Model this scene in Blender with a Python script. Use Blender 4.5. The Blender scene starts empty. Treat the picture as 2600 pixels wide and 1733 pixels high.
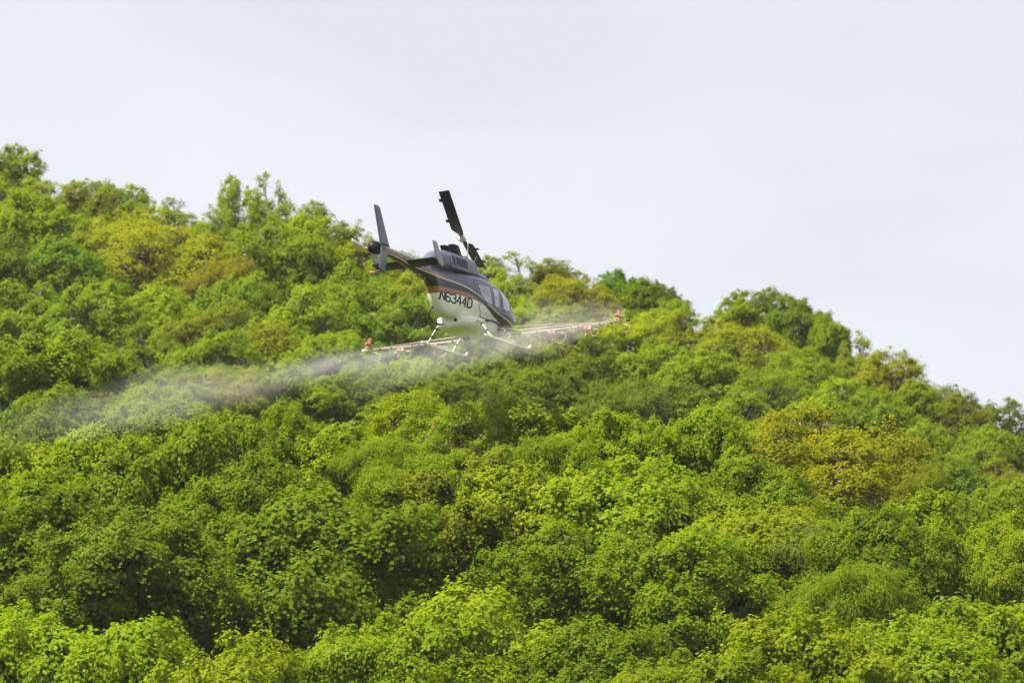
import bpy, bmesh, math, random
import numpy as np
from mathutils import Vector, Matrix
from mathutils.bvhtree import BVHTree

scene = bpy.context.scene
C = scene.collection
R = math.radians

# ---------------------------------------------------------------- camera
CAM = Vector((0, 0, 2.0)); EL = R(7.0)
cam = bpy.data.cameras.new('camera'); cam_o = bpy.data.objects.new('camera', cam); C.objects.link(cam_o)
cam.lens = 300; cam.sensor_width = 36; cam.clip_start = 1; cam.clip_end = 20000
cam_o.location = CAM; cam_o.rotation_euler = (R(90) + EL, 0, 0)
cam.dof.use_dof = True; cam.dof.focus_distance = 254; cam.dof.aperture_fstop = 2.4
scene.camera = cam_o

# ---------------------------------------------------------------- sky: thin bright cloud over a clear sky
SUN_EL, SUN_B = R(55), R(38)
sun_dir = Vector((-math.cos(SUN_B) * math.cos(SUN_EL), -math.sin(SUN_B) * math.cos(SUN_EL), math.sin(SUN_EL)))
world = bpy.data.worlds.new('World'); scene.world = world; world.use_nodes = True
nt = world.node_tree; nt.nodes.clear()
def N(nt, kind, **kw):
    n = nt.nodes.new(kind)
    for k, v in kw.items(): setattr(n, k, v)
    return n
def L(nt, a, b): nt.links.new(a, b)
sky = N(nt, 'ShaderNodeTexSky', sky_type='NISHITA', sun_disc=False)
sky.sun_elevation = SUN_EL; sky.sun_rotation = math.atan2(sun_dir.x, sun_dir.y)
tc = N(nt, 'ShaderNodeTexCoord')
mp = N(nt, 'ShaderNodeMapping'); mp.inputs['Scale'].default_value = (9, 9, 22)
nz = N(nt, 'ShaderNodeTexNoise'); nz.inputs['Scale'].default_value = 1.0; nz.inputs['Detail'].default_value = 5; nz.inputs['Roughness'].default_value = .45
rp = N(nt, 'ShaderNodeValToRGB')
rp.color_ramp.elements[0].position = .36; rp.color_ramp.elements[0].color = (.352, .368, .398, 1)
rp.color_ramp.elements[1].position = .62; rp.color_ramp.elements[1].color = (.408, .424, .456, 1)
bg1 = N(nt, 'ShaderNodeBackground'); bg1.inputs['Strength'].default_value = .08
bg2 = N(nt, 'ShaderNodeBackground'); bg2.inputs['Strength'].default_value = 1.0
mx = N(nt, 'ShaderNodeMixShader'); mx.inputs[0].default_value = .93
wo = N(nt, 'ShaderNodeOutputWorld')
L(nt, tc.outputs['Generated'], mp.inputs[0]); L(nt, mp.outputs[0], nz.inputs['Vector']); L(nt, nz.outputs['Fac'], rp.inputs[0])
L(nt, sky.outputs[0], bg1.inputs[0]); L(nt, rp.outputs[0], bg2.inputs[0])
L(nt, bg1.outputs[0], mx.inputs[1]); L(nt, bg2.outputs[0], mx.inputs[2]); L(nt, mx.outputs[0], wo.inputs[0])

sun = bpy.data.lights.new('sun', 'SUN'); sun.energy = 5.0; sun.angle = R(.6); sun.color = (1, .93, .80)
sun_o = bpy.data.objects.new('sun', sun); C.objects.link(sun_o)
sun_o.rotation_euler = (-sun_dir).to_track_quat('-Z', 'Y').to_euler(); sun_o.location = (-60, 150, 200)

vs = scene.view_settings
vs.view_transform = 'Standard'; vs.look = 'None'; vs.exposure = 1.12; vs.gamma = 1; vs.use_curve_mapping = False
cy = scene.cycles
cy.use_denoising = True
try: cy.denoiser = 'OPENIMAGEDENOISE'
except Exception: pass
cy.max_bounces = 8; cy.diffuse_bounces = 5; cy.transmission_bounces = 4; cy.glossy_bounces = 2; cy.volume_bounces = 2
cy.volume_step_rate = 0.5; cy.caustics_reflective = False; cy.caustics_refractive = False

# ---------------------------------------------------------------- picture geometry -> world
K = 2600 / 36 * 300
cR = Vector((1, 0, 0)); cF = Vector((0, math.cos(EL), math.sin(EL))); cU = Vector((0, -math.sin(EL), math.cos(EL)))
def ray_point(px, py, d):
    return CAM + cF * d + cR * ((px - 1300) / K * d) + cU * ((866.5 - py) / K * d)

# ---------------------------------------------------------------- materials
def new_mat(name):
    m = bpy.data.materials.new(name); m.use_nodes = True
    return m, m.node_tree, m.node_tree.nodes['Principled BSDF']
def plain(name, col, rough=.5, metal=0., coat=0., noise=.0, scale=6.):
    m, t, b = new_mat(name)
    b.inputs['Roughness'].default_value = rough; b.inputs['Metallic'].default_value = metal
    b.inputs['Coat Weight'].default_value = coat; b.inputs['Coat Roughness'].default_value = .12
    tc = N(t, 'ShaderNodeTexCoord'); n = N(t, 'ShaderNodeTexNoise'); n.inputs['Scale'].default_value = scale; n.inputs['Detail'].default_value = 5
    r = N(t, 'ShaderNodeMapRange'); r.inputs['To Min'].default_value = 1 - noise; r.inputs['To Max'].default_value = 1 + noise
    h = N(t, 'ShaderNodeMix', data_type='RGBA', blend_type='MULTIPLY'); h.inputs['Factor'].default_value = 1
    h.inputs['A'].default_value = (*col, 1)
    L(t, tc.outputs['Object'], n.inputs['Vector']); L(t, n.outputs['Fac'], r.inputs['Value']); L(t, r.outputs[0], h.inputs['B']); L(t, h.outputs['Result'], b.inputs['Base Color'])
    return m

def leaf_material(name, transl=.45, rough=.5, spec=.22):
    m, t, b = new_mat(name)
    oi = N(t, 'ShaderNodeObjectInfo'); at = N(t, 'ShaderNodeAttribute', attribute_name='tint')
    hs = N(t, 'ShaderNodeHueSaturation')
    hm = N(t, 'ShaderNodeMapRange'); hm.inputs['To Min'].default_value = .510; hm.inputs['To Max'].default_value = .486
    vm = N(t, 'ShaderNodeMapRange'); vm.inputs['To Min'].default_value = .78; vm.inputs['To Max'].default_value = 1.22
    L(t, at.outputs['Fac'], hm.inputs['Value']); L(t, at.outputs['Fac'], vm.inputs['Value'])
    L(t, hm.outputs[0], hs.inputs['Hue']); L(t, vm.outputs[0], hs.inputs['Value']); L(t, oi.outputs['Color'], hs.inputs['Color'])
    b.inputs['Roughness'].default_value = rough; b.inputs['Specular IOR Level'].default_value = spec
    L(t, hs.outputs[0], b.inputs['Base Color'])
    tr = N(t, 'ShaderNodeBsdfTranslucent'); tm = N(t, 'ShaderNodeMix', data_type='RGBA', blend_type='MULTIPLY'); tm.inputs['Factor'].default_value = 1
    tm.inputs['B'].default_value = (1.5, 1.45, .4, 1); L(t, hs.outputs[0], tm.inputs['A']); L(t, tm.outputs['Result'], tr.inputs['Color'])
    ms = N(t, 'ShaderNodeMixShader'); ms.inputs[0].default_value = transl
    L(t, b.outputs[0], ms.inputs[1]); L(t, tr.outputs[0], ms.inputs[2])
    L(t, ms.outputs[0], t.nodes['Material Output'].inputs['Surface'])
    return m
COLMUL = np.array([.95, 1.05, 1.])
M_LEAF = leaf_material('foliage', transl=.5, rough=.55, spec=.10)
def bark_material():
    m, t, b = new_mat('bark')
    oi = N(t, 'ShaderNodeObjectInfo'); tc = N(t, 'ShaderNodeTexCoord'); n = N(t, 'ShaderNodeTexNoise'); n.inputs['Scale'].default_value = 9; n.inputs['Detail'].default_value = 6
    r = N(t, 'ShaderNodeMapRange'); r.inputs['To Min'].default_value = .5; r.inputs['To Max'].default_value = 1.5
    h = N(t, 'ShaderNodeMix', data_type='RGBA', blend_type='MULTIPLY'); h.inputs['Factor'].default_value = 1
    L(t, tc.outputs['Object'], n.inputs['Vector']); L(t, n.outputs['Fac'], r.inputs['Value']); L(t, oi.outputs['Color'], h.inputs['A']); L(t, r.outputs[0], h.inputs['B'])
    L(t, h.outputs['Result'], b.inputs['Base Color']); b.inputs['Roughness'].default_value = .9
    return m
M_BARK = bark_material()
M_SEED = plain('seed_cluster', (.30, .13, .06), .7, noise=.3)
M_BLOOM = plain('pale_blossom', (.62, .56, .38), .7, noise=.2)

# ---------------------------------------------------------------- tree kinds
rng = np.random.default_rng(7)
def unit(v): return v / np.maximum(np.linalg.norm(v, axis=-1, keepdims=True), 1e-9)

def leaves_mesh(name, pos, nrm, axis, size, aspect, mat, tint):
    n = len(pos)
    nrm = unit(nrm); axis = unit(axis - nrm * (axis * nrm).sum(1, keepdims=True)); side = np.cross(nrm, axis)
    s = size[:, None]
    v = np.empty((n, 4, 3), np.float32)
    v[:, 0] = pos - axis * s * .5
    v[:, 1] = pos + side * s * .5 * aspect - nrm * s * .14 + axis * s * .02
    v[:, 2] = pos + axis * s * .55 - nrm * s * .10
    v[:, 3] = pos - side * s * .5 * aspect - nrm * s * .14 + axis * s * .02
    base = (np.arange(n) * 4)[:, None]
    f = np.concatenate([base + np.array([[0, 1, 2]]), base + np.array([[0, 2, 3]])], 1).astype(np.int32).ravel()
    me = bpy.data.meshes.new(name)
    me.vertices.add(n * 4); me.vertices.foreach_set('co', v.ravel())
    me.loops.add(n * 6); me.loops.foreach_set('vertex_index', f)
    me.polygons.add(n * 2); me.polygons.foreach_set('loop_start', np.arange(0, n * 6, 3, dtype=np.int32))
    a = me.attributes.new('tint', 'FLOAT', 'FACE'); a.data.foreach_set('value', np.repeat(tint, 2).astype(np.float32))
    me.materials.append(mat); me.update(); me.validate()
    return me

def tube_into(bm, pts, rad, n=5):
    pts = [Vector(p) for p in pts]; rings = []
    for i, p in enumerate(pts):
        d = (pts[min(i + 1, len(pts) - 1)] - pts[max(i - 1, 0)]).normalized()
        a = d.orthogonal().normalized() if i == 0 else (prev_a - d * prev_a.dot(d)).normalized()
        prev_a = a; b = d.cross(a)
        rings.append([bm.verts.new(p + (a * math.cos(2 * math.pi * k / n) + b * math.sin(2 * math.pi * k / n)) * rad[i]) for k in range(n)])
    for r0, r1 in zip(rings, rings[1:]):
        for k in range(n): bm.faces.new((r0[k], r0[(k + 1) % n], r1[(k + 1) % n], r1[k]))
    bm.faces.new(rings[0][::-1]); bm.faces.new(rings[-1])

def bm_mesh(name, bm, mat, smooth=True):
    me = bpy.data.meshes.new(name); bmesh.ops.recalc_face_normals(bm, faces=bm.faces[:]); bm.to_mesh(me); bm.free()
    if smooth: me.polygons.foreach_set('use_smooth', [True] * len(me.polygons))
    me.materials.append(mat); return me

TRUNK = 2.3      # crown centre stands this many crown radii above the base
def make_kind(seed, ntuft, per, leaf, aspect=.9, lobes=9, rz=1.0, spread=.5, lrad=(.34, .5), droop=.5, tuft=.10, updown=.25, inner=.2, ragged=.10, flat=1., limb=1.0, core=.62):
    g = np.random.default_rng(seed); rnd = random.Random(seed)
    cs, rs, an = [], [], []
    for i in range(lobes):
        z = 1 - (i + .5) / lobes * 1.7 + g.uniform(-.12, .12); z = min(z, .98); a = i * 2.39996 + g.uniform(-.7, .7)
        d = np.array([math.sqrt(max(0, 1 - z * z)) * math.cos(a), math.sqrt(max(0, 1 - z * z)) * math.sin(a), z])
        r = g.uniform(*lrad); cs.append(d * (1.0 - r * .8) * g.uniform(.66, 1.14) * np.array([1, 1, rz])); rs.append(r); an.append(g.uniform([.75, .75, .65], [1.45, 1.45, 1.15]))
    cs.append(np.array([0, 0, -.05])); rs.append(core); an.append(np.ones(3))
    cs = np.array(cs); rs = np.array(rs); an = np.array(an)
    P, D = [], []
    need = ntuft
    while need > 0:
        m = need * 3
        li = g.choice(len(rs), m, p=rs ** 2 / (rs ** 2).sum())
        d = unit(g.normal(size=(m, 3)))
        rr = g.uniform(.80, 1.06, m); out = g.random(m) < ragged; rr[out] = g.uniform(1.05, 1.32, out.sum())
        p = cs[li] + d * (rs[li] * rr)[:, None] * an[li]
        keep = g.random(m) < np.where(d[:, 2] < -.25, updown, 1)
        dist = np.linalg.norm((p[:, None] - cs[None]) / an[None], axis=2) / rs[None]; dist[np.arange(m), li] = 9
        inside = (dist < .86).any(1); keep &= (~inside) | (g.random(m) < inner)
        P.append(p[keep][:need]); D.append(d[keep][:need]); need -= len(P[-1])
    P = np.concatenate(P); D = np.concatenate(D)
    # leafy shoots that run out past the crown's outline
    nsh = max(10, ntuft // 26); sel = g.choice(np.where(D[:, 2] > -.2)[0], nsh, replace=False)
    dirs = unit(D[sel] * .7 + g.normal(size=(nsh, 3)) * .3 + np.array([0, 0, .45]))
    for k_ in (.07, .14, .20): P = np.concatenate([P, P[sel] + dirs * k_ * g.uniform(.7, 1.2, (nsh, 1))]); D = np.concatenate([D, dirs])
    # crowns are never regular: bend the whole outline
    ph = g.uniform(0, 6.28, 6)
    wv = np.stack([np.sin(P[:, 1] * 4.1 + ph[0]) + np.sin(P[:, 2] * 3.3 + ph[1]), np.sin(P[:, 0] * 3.7 + ph[2]) + np.sin(P[:, 2] * 4.3 + ph[3]), np.sin(P[:, 0] * 3.9 + ph[4]) + np.sin(P[:, 1] * 3.1 + ph[5])], 1)
    P = P + wv * .06
    T = len(P)
    ts = tuft * g.uniform(.6, 1.35, T); tt = g.random(T)
    off = g.normal(size=(T, per, 3)) * .62
    off[..., 2] = off[..., 2] * .55 - droop * (off[..., 0] ** 2 + off[..., 1] ** 2)
    pos = (P[:, None] + off * ts[:, None, None]).reshape(-1, 3)
    n = len(pos)
    dd = np.repeat(D, per, 0)
    offr = off.reshape(-1, 3)
    nrm = dd * .55 + np.array([0, 0, .55]) + g.normal(size=(n, 3)) * .32 + offr * .45
    axis = np.concatenate([offr[:, :2], np.full((n, 1), 0.)], 1) + g.normal(size=(n, 3)) * .5 + np.array([0, 0, -droop * .9])
    size = leaf * g.uniform(.65, 1.3, n)
    tint = np.clip(np.repeat(tt, per) * .5 + g.random(n) * .5, 0, 1)
    crown = leaves_mesh('crown', pos, nrm, axis, size, aspect, M_LEAF, tint)
    # trunk and limbs
    bt = bmesh.new(); w = .085 * limb
    tube_into(bt, [(0, 0, -TRUNK - .8), (0, 0, -TRUNK), (.03, .02, -1.5), (.0, .05, -.8), (.04, 0, -.2)], [w * 1.5, w * 1.25, w, w * .8, w * .5], 7)
    bl = bmesh.new()
    for i in range(len(rs)):
        c = Vector(cs[i]); z0 = max(-1.2, min(-.3, c.z - .7)); s0 = Vector((.02, .03, z0)); mid = s0.lerp(c, .55) + Vector((rnd.uniform(-.08, .08), rnd.uniform(-.08, .08), rnd.uniform(-.02, .1)))
        tube_into(bl, [s0, s0.lerp(mid, .5) + Vector((0, 0, .03)), mid, c], [w * .55, w * .45, w * .33, w * .18], 5)
        sel = np.argsort(np.linalg.norm(P - cs[i], axis=1) + g.random(T) * .5)[:16 if i < lobes else 5]
        for k in sel:
            e = Vector(P[k]); q = mid.lerp(c, rnd.uniform(.1, .9)); h = q.lerp(e, .5) + Vector((rnd.uniform(-.05, .05), rnd.uniform(-.05, .05), .05))
            tube_into(bl, [q, h, e], [w * .16, w * .11, w * .05], 3)
    return dict(trunk=bm_mesh('trunk', bt, M_BARK), limbs=bm_mesh('limbs', bl, M_BARK), crown=crown, P=P, D=D)

KINDS = {}
for i in range(6):    # near maples: tufts of broad hanging leaves
    KINDS['maple%d' % i] = make_kind(20 + i, 1000 + 40 * i if i < 4 else 720, 66, .038, .95, 19 + i % 4, rz=.95 + .1 * (i % 3), tuft=.092, droop=.80, inner=.06, ragged=.11, lrad=(.18, .42), core=.48 if i < 4 else .22, limb=1. if i < 4 else 1.2)
KINDS['droop'] = make_kind(40, 900, 44, .075, .22, 20, rz=.8, tuft=.13, droop=1.1, inner=.2, lrad=(.16, .36), core=.5)
KINDS['golden'] = make_kind(41, 1150, 40, .030, .8, 28, rz=.9, tuft=.075, droop=.25, inner=.08, ragged=.2, limb=.8, lrad=(.13, .28), core=.33)
KINDS['fine'] = make_kind(42, 1400, 44, .034, .6, 24, tuft=.085, droop=.3, inner=.12, lrad=(.14, .36), core=.5)
for i in range(4):    # far broadleaf crowns
    KINDS['far%d' % i] = make_kind(60 + i, 860 + 30 * i, 42, .044, .9, 22 + i, rz=1 + .12 * (i % 2), tuft=.092, droop=.4, inner=.12, ragged=.22, lrad=(.14, .40), core=.5)
for i in range(3):    # far oaks: fine, feathery
    KINDS['oak%d' % i] = make_kind(70 + i, 900, 42, .038, .7, 26, rz=.95, tuft=.088, droop=.15, inner=.1, ragged=.28, lrad=(.13, .34), core=.45)
for i in range(3):    # far sparse crowns with sky showing through
    KINDS['sparse%d' % i] = make_kind(80 + i, 540, 26, .048, .8, 18, rz=1.15, tuft=.09, droop=.2, inner=.35, ragged=.3, lrad=(.15, .32), core=.3, limb=.6)
KINDS['vine'] = make_kind(90, 700, 26, .06, .95, 15, rz=.8, tuft=.11, droop=.7, updown=.7, inner=.15, ragged=.12, lrad=(.2, .36), core=.3, limb=1.5)

COL = dict(bright=(.208, .258, .002), green=(.140, .192, .002), deep=(.090, .150, .004), olive=(.178, .182, .004), gold=(.205, .200, .003),
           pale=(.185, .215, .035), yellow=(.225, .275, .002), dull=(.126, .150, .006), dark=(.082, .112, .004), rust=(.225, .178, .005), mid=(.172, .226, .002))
BARKS = dict(dark=(.055, .042, .030, 1), pale=(.20, .165, .12, 1), grey=(.11, .095, .08, 1))

BASES = []
def tree(layer, name, x, top, rx, ry, col, kind, label, bark='dark', d=None, group=None, rot=None):
    """x, top, rx: where the crown stands and how wide it is, ry: crown height over width"""
    if d is None:
        if layer == 'F': d = 268 - (top - 990) * .070
        else: d = 474 - (top - 370) * .105
    r = rx / K * d * (1.22 if layer == 'F' else 1.18)
    if layer == 'B': top += 12
    k = KINDS[kind]
    rzk = r * ry
    c = ray_point(x, top, d) - Vector((0, 0, rzk * .98))
    base = c - Vector((0, 0, TRUNK * rzk))
    o = bpy.data.objects.new(name, None); o.empty_display_size = .5; C.objects.link(o)
    o.location = base; o.scale = (r, r, rzk); o.rotation_euler = (0, 0, rng.uniform(0, 6.28) if rot is None else rot)
    o['label'] = label; o['category'] = 'shrub' if 'shrub' in name else 'tree'
    if group: o['group'] = group
    cc = (np.array(COL[col]) * .78 + np.array(COL['mid']) * .22) * COLMUL * (1.18 if layer == 'B' else 1.06) * rng.uniform(.88, 1.12) * np.array([rng.uniform(.93, 1.07), 1, 1])
    for part in ('trunk', 'limbs', 'crown'):
        p = bpy.data.objects.new(part, k[part]); C.objects.link(p); p.parent = o; p.location = (0, 0, TRUNK)
        p.color = (*cc, 1) if part == 'crown' else BARKS[bark]
        if part == 'crown': p['kind'] = 'stuff'
    BASES.append((base.x, base.y, base.z))
    return o

def add_bunches(o, kind, n, mat, name, seed, size=.035, tall=3.0):
    """pink seed heads or blossom standing out of a crown, too small to pick apart"""
    k = KINDS[kind]; g = np.random.default_rng(seed)
    up = np.where((k['D'][:, 2] > -.1))[0]; sel = g.choice(up, n, replace=False)
    q = 22
    pos = np.repeat(k['P'][sel] + k['D'][sel] * .05, q, 0) + g.normal(size=(n * q, 3)) * size * np.array([.5, .5, tall * .5])
    me = leaves_mesh(name, pos, g.normal(size=(n * q, 3)), g.normal(size=(n * q, 3)), np.full(n * q, size * .75), .8, mat, g.random(n * q))
    p = bpy.data.objects.new(name, me); C.objects.link(p); p.parent = o; p.location = (0, 0, TRUNK); p['kind'] = 'stuff'

# ================================================================ TREES, far hillside (left of the helicopter, from the skyline down)
B = 'B'; gB = 'trees on the far hillside'; gF = 'trees on the near slope'
T = lambda *a, **k: tree(*a, **k)
for a in [
 ('broadleaf_tree', 22, 368, 76, 1.1, 'green', 'far0', 'dark green tree standing highest on the skyline at the left edge'),
 ('broadleaf_tree', 20, 452, 105, 1.0, 'olive', 'oak0', 'olive tree at the left edge just below the highest skyline tree'),
 ('sparse_tree', 118, 447, 85, .9, 'pale', 'sparse0', 'greyish pale thin crown beside the highest tree at the left skyline'),
 ('oak_tree', 232, 452, 95, .9, 'olive', 'oak1', 'brownish olive skyline oak, second crown right of the highest tree'),
 ('oak_tree', 335, 460, 75, 1.2, 'mid', 'sparse1', 'tall ragged green tree on the skyline left of the dip'),
 ('broadleaf_tree', 110, 500, 120, 1.0, 'green', 'far1', 'dense green crown below the greyish pale skyline tree'),
 ('oak_tree', 300, 520, 120, 1.0, 'gold', 'oak2', 'golden olive oak just above the large orange oak'),
 ('broadleaf_tree', 442, 508, 70, 1.0, 'olive', 'sparse2', 'thin light green tree in the dip of the left skyline'),
 ('broadleaf_tree', 520, 530, 75, 1.0, 'mid', 'oak0', 'yellow green crown left of the two slender open skyline trees'),
 ('sparse_tree', 605, 444, 62, 1.7, 'mid', 'sparse0', 'slender open tree with visible trunk, left one of the skyline pair'),
 ('sparse_tree', 682, 458, 60, 1.6, 'yellow', 'sparse2', 'slender open tree with yellow green leaves, right one of the skyline pair'),
 ('sparse_tree', 790, 500, 62, 1.2, 'pale', 'sparse1', 'thin pale tree on the skyline right of the slender pair'),
 ('broadleaf_tree', 858, 560, 58, 1.0, 'pale', 'sparse0', 'small thin pale tree where the skyline drops left of the tail fin'),
 ('broadleaf_tree', 45, 585, 120, 1.1, 'dark', 'far2', 'dark green crown at the left edge under the skyline trees'),
 ('oak_tree', 425, 570, 185, .85, 'gold', 'oak1', 'wide orange brown oak in the middle of the left hillside'),
 ('oak_tree', 560, 640, 85, .9, 'rust', 'oak2', 'small rusty oak leaning on the right of the wide orange oak'),
 ('broadleaf_tree', 165, 608, 125, 1.0, 'deep', 'far3', 'deep green round crown left of the wide orange oak'),
 ('broadleaf_tree', 690, 580, 110, 1.1, 'mid', 'far0', 'bright green crown below the slender skyline pair'),
 ('broadleaf_tree', 800, 565, 120, 1.3, 'bright', 'far1', 'tall bright green crown left of the tail rotor'),
 ('oak_tree', 930, 572, 75, 1.1, 'olive', 'oak0', 'olive brown tree on the skyline directly behind the tail fin'),
 ('oak_tree', 1010, 630, 85, 1.1, 'olive', 'oak1', 'olive tree behind the tail boom'),
 ('broadleaf_tree', 900, 660, 130, 1.2, 'green', 'far2', 'large green crown below the tail rotor'),
 ('broadleaf_tree', 1060, 690, 85, 1.2, 'yellow', 'far3', 'yellow green crown behind the rear of the helicopter body'),
 ('broadleaf_tree', 60, 715, 120, .9, 'green', 'far0', 'mid green crown at the left edge above the vine covered tree'),
 ('broadleaf_tree', 230, 730, 110, .9, 'mid', 'far1', 'light green crown above and right of the vine covered tree'),
 ('broadleaf_tree', 395, 712, 120, 1.0, 'mid', 'far2', 'round light green crown below the wide orange oak'),
 ('oak_tree', 530, 760, 105, .9, 'olive', 'oak2', 'olive crown right of the round light green crown under the orange oak'),
 ('broadleaf_tree', 620, 690, 110, 1.1, 'green', 'far3', 'green crown right of the rusty oak'),
 ('broadleaf_tree', 760, 730, 130, 1.0, 'mid', 'far0', 'green crown in the middle left of the painted registration number'),
 ('oak_tree', 400, 820, 125, .8, 'dull', 'oak0', 'dull green crown right of the vine covered tree'),
 ('broadleaf_tree', 545, 850, 110, .9, 'green', 'far1', 'green crown above the left middle of the spray trail'),
 ('broadleaf_tree', 690, 812, 130, .8, 'olive', 'far2', 'broad olive crown left of the left spray boom tip'),
 ('broadleaf_tree', 850, 835, 95, .8, 'bright', 'far3', 'small bright crown just above the left spray boom tip'),
 ('flowering_shrub', 1020, 762, 95, .9, 'deep', 'far1', 'dark glossy shrub dotted with cream blossom behind the left skid'),
 ('oak_tree', 600, 930, 130, .8, 'olive', 'oak1', 'olive crown half veiled by the middle of the spray trail'),
 ('broadleaf_tree', 760, 915, 120, .8, 'mid', 'far0', 'light green crown veiled by spray left of the boom tip'),
 ('broadleaf_tree', 470, 950, 120, .8, 'dull', 'far1', 'dull crown in the spray above the near slope, left of centre'),
 ('broadleaf_tree', 900, 915, 110, .8, 'green', 'far2', 'green crown under the left spray boom'),
 ('broadleaf_tree', 1040, 900, 100, .8, 'mid', 'far3', 'light green crown beneath the left skid tip'),
 ('broadleaf_tree', 330, 985, 110, .9, 'dull', 'far2', 'dull green crown in the spray below the small vine covered tree'),
 ('broadleaf_tree', 190, 1000, 110, .8, 'green', 'far3', 'crown in the thin far end of the spray below the vine covered tree'),
 ('broadleaf_tree', 40, 985, 120, .9, 'dark', 'far0', 'dark crown at the left edge below the vine covered tree'),
 # right of the helicopter
 ('broadleaf_tree', 1235, 640, 70, 1.1, 'olive', 'sparse1', 'thin yellowish tree on the skyline behind the rotor mast'),
 ('sparse_tree', 1330, 652, 98, .8, 'pale', 'sparse2', 'thin pale wide crown on the skyline above the nose'),
 ('sparse_tree', 1415, 652, 70, .9, 'olive', 'oak2', 'thin ragged crown on the skyline left of the dark green pair'),
 ('broadleaf_tree', 1180, 720, 90, 1.2, 'yellow', 'far0', 'yellow green crown hidden behind the helicopter cabin'),
 ('oak_tree', 1300, 710, 105, 1.0, 'yellow', 'oak0', 'yellow green oak right behind the helicopter nose'),
 ('oak_tree', 1455, 700, 110, .9, 'gold', 'oak1', 'golden oak under the skyline left of the dark green pair'),
 ('broadleaf_tree', 1565, 674, 66, 1.1, 'deep', 'far2', 'dark green round crown on the skyline, left of a touching pair'),
 ('broadleaf_tree', 1650, 700, 62, 1.1, 'deep', 'far3', 'dark green round crown on the skyline, right of a touching pair'),
 ('sparse_tree', 1720, 750, 55, 1.0, 'mid', 'sparse1', 'thin green top on the skyline right of the dark green pair'),
 ('oak_tree', 1600, 775, 110, .9, 'yellow', 'oak2', 'yellow crown just above the right spray boom tip'),
 ('oak_tree', 1770, 785, 110, .9, 'olive', 'oak0', 'olive crown on the skyline left of the cluster of round trees'),
 ('broadleaf_tree', 1885, 731, 62, 1.2, 'mid', 'far0', 'green round tree, leftmost of the cluster high on the right skyline'),
 ('broadleaf_tree', 1948, 722, 46, 1.5, 'green', 'sparse1', 'pointed narrow tree, second in the cluster on the right skyline'),
 ('broadleaf_tree', 2030, 758, 72, 1.2, 'deep', 'far1', 'deep green round tree, largest in the cluster on the right skyline'),
 ('broadleaf_tree', 2100, 786, 48, 1.5, 'green', 'far2', 'deep green tree, rightmost of the cluster on the right skyline'),
 ('oak_tree', 1890, 820, 130, .9, 'gold', 'oak1', 'golden olive oak below the cluster of round skyline trees'),
 ('oak_tree', 2050, 880, 110, .9, 'mid', 'oak2', 'green feathery crown below the largest round skyline tree'),
 ('oak_tree', 2165, 858, 75, 1.2, 'olive', 'oak0', 'olive tree on the skyline right of the round tree cluster'),
 ('oak_tree', 2260, 890, 90, 1.0, 'gold', 'oak1', 'golden crown on the steep end of the right skyline'),
 ('broadleaf_tree', 2330, 960, 70, 1.1, 'olive', 'far3', 'olive crown at the foot of the steep right skyline'),
 ('broadleaf_tree', 2435, 968, 78, 1.1, 'olive', 'oak2', 'rounded olive tree on the low skyline near the right edge'),
 ('sparse_tree', 2570, 1010, 70, 1.0, 'dull', 'sparse0', 'thin crown against the sky at the right edge'),
 ('broadleaf_tree', 1400, 790, 110, .9, 'olive', 'far1', 'olive crown behind the spray right of the nose'),
 ('oak_tree', 1510, 850, 130, .9, 'dull', 'oak0', 'dull green crown under the right spray boom'),
 ('broadleaf_tree', 1670, 850, 125, .9, 'green', 'far2', 'green crown right of the right spray boom tip'),
 ('broadleaf_tree', 1790, 890, 110, .9, 'mid', 'far3', 'light green crown in the middle of the right hillside'),
 ('oak_tree', 1960, 940, 120, .9, 'green', 'oak1', 'green feathery crown above the golden near tree'),
 ('broadleaf_tree', 2110, 960, 110, .9, 'mid', 'far0', 'green crown below the feathery crown on the right hillside'),
 ('broadleaf_tree', 2230, 1000, 100, .9, 'green', 'far1', 'green crown above and right of the golden near tree'),
 ('broadleaf_tree', 1240, 890, 110, .9, 'dull', 'far2', 'dull crown under the helicopter between the skids'),
 ('broadleaf_tree', 1380, 925, 130, .8, 'dark', 'far3', 'dark crown below the right skid tip'),
 ('broadleaf_tree', 1560, 950, 130, .8, 'dark', 'oak2', 'dark olive crown in shade at the foot of the far hillside'),  # shade put into the leaf colour: darker leaves
 ('broadleaf_tree', 1720, 975, 110, .8, 'dark', 'far0', 'dark crown in shade left of the golden near tree'),  # darker leaf colour carries the shade here too
 ('broadleaf_tree', 1870, 1000, 100, .8, 'green', 'far1', 'green crown peeping over the top of the golden near tree'),
 ('broadleaf_tree', 1150, 940, 95, .8, 'dull', 'oak1', 'dull crown veiled by spray straight below the left skid'),
 ('broadleaf_tree', 2340, 1060, 100, .9, 'green', 'far2', 'green crown below the low right skyline'),
 ('broadleaf_tree', 2500, 1075, 100, .9, 'mid', 'far3', 'light green crown under the rounded olive skyline tree'),
 ('broadleaf_tree', 2410, 1150, 105, .9, 'deep', 'far0', 'deep green crown right of the golden near tree'),
 ('oak_tree', 2560, 1160, 95, .9, 'gold', 'oak0', 'golden brown crown at the right edge of the far hillside'),
 ('broadleaf_tree', 2510, 1240, 110, .9, 'deep', 'far1', 'deep green crown by the right edge above the near slope'),
]:
    o = tree(B, *a, group=gB, bark='pale' if 'sparse' in a[6] else 'grey')
    if a[0] == 'flowering_shrub': add_bunches(o, 'far1', 60, M_BLOOM, 'blossom', 5, .03, 1.)

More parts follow.
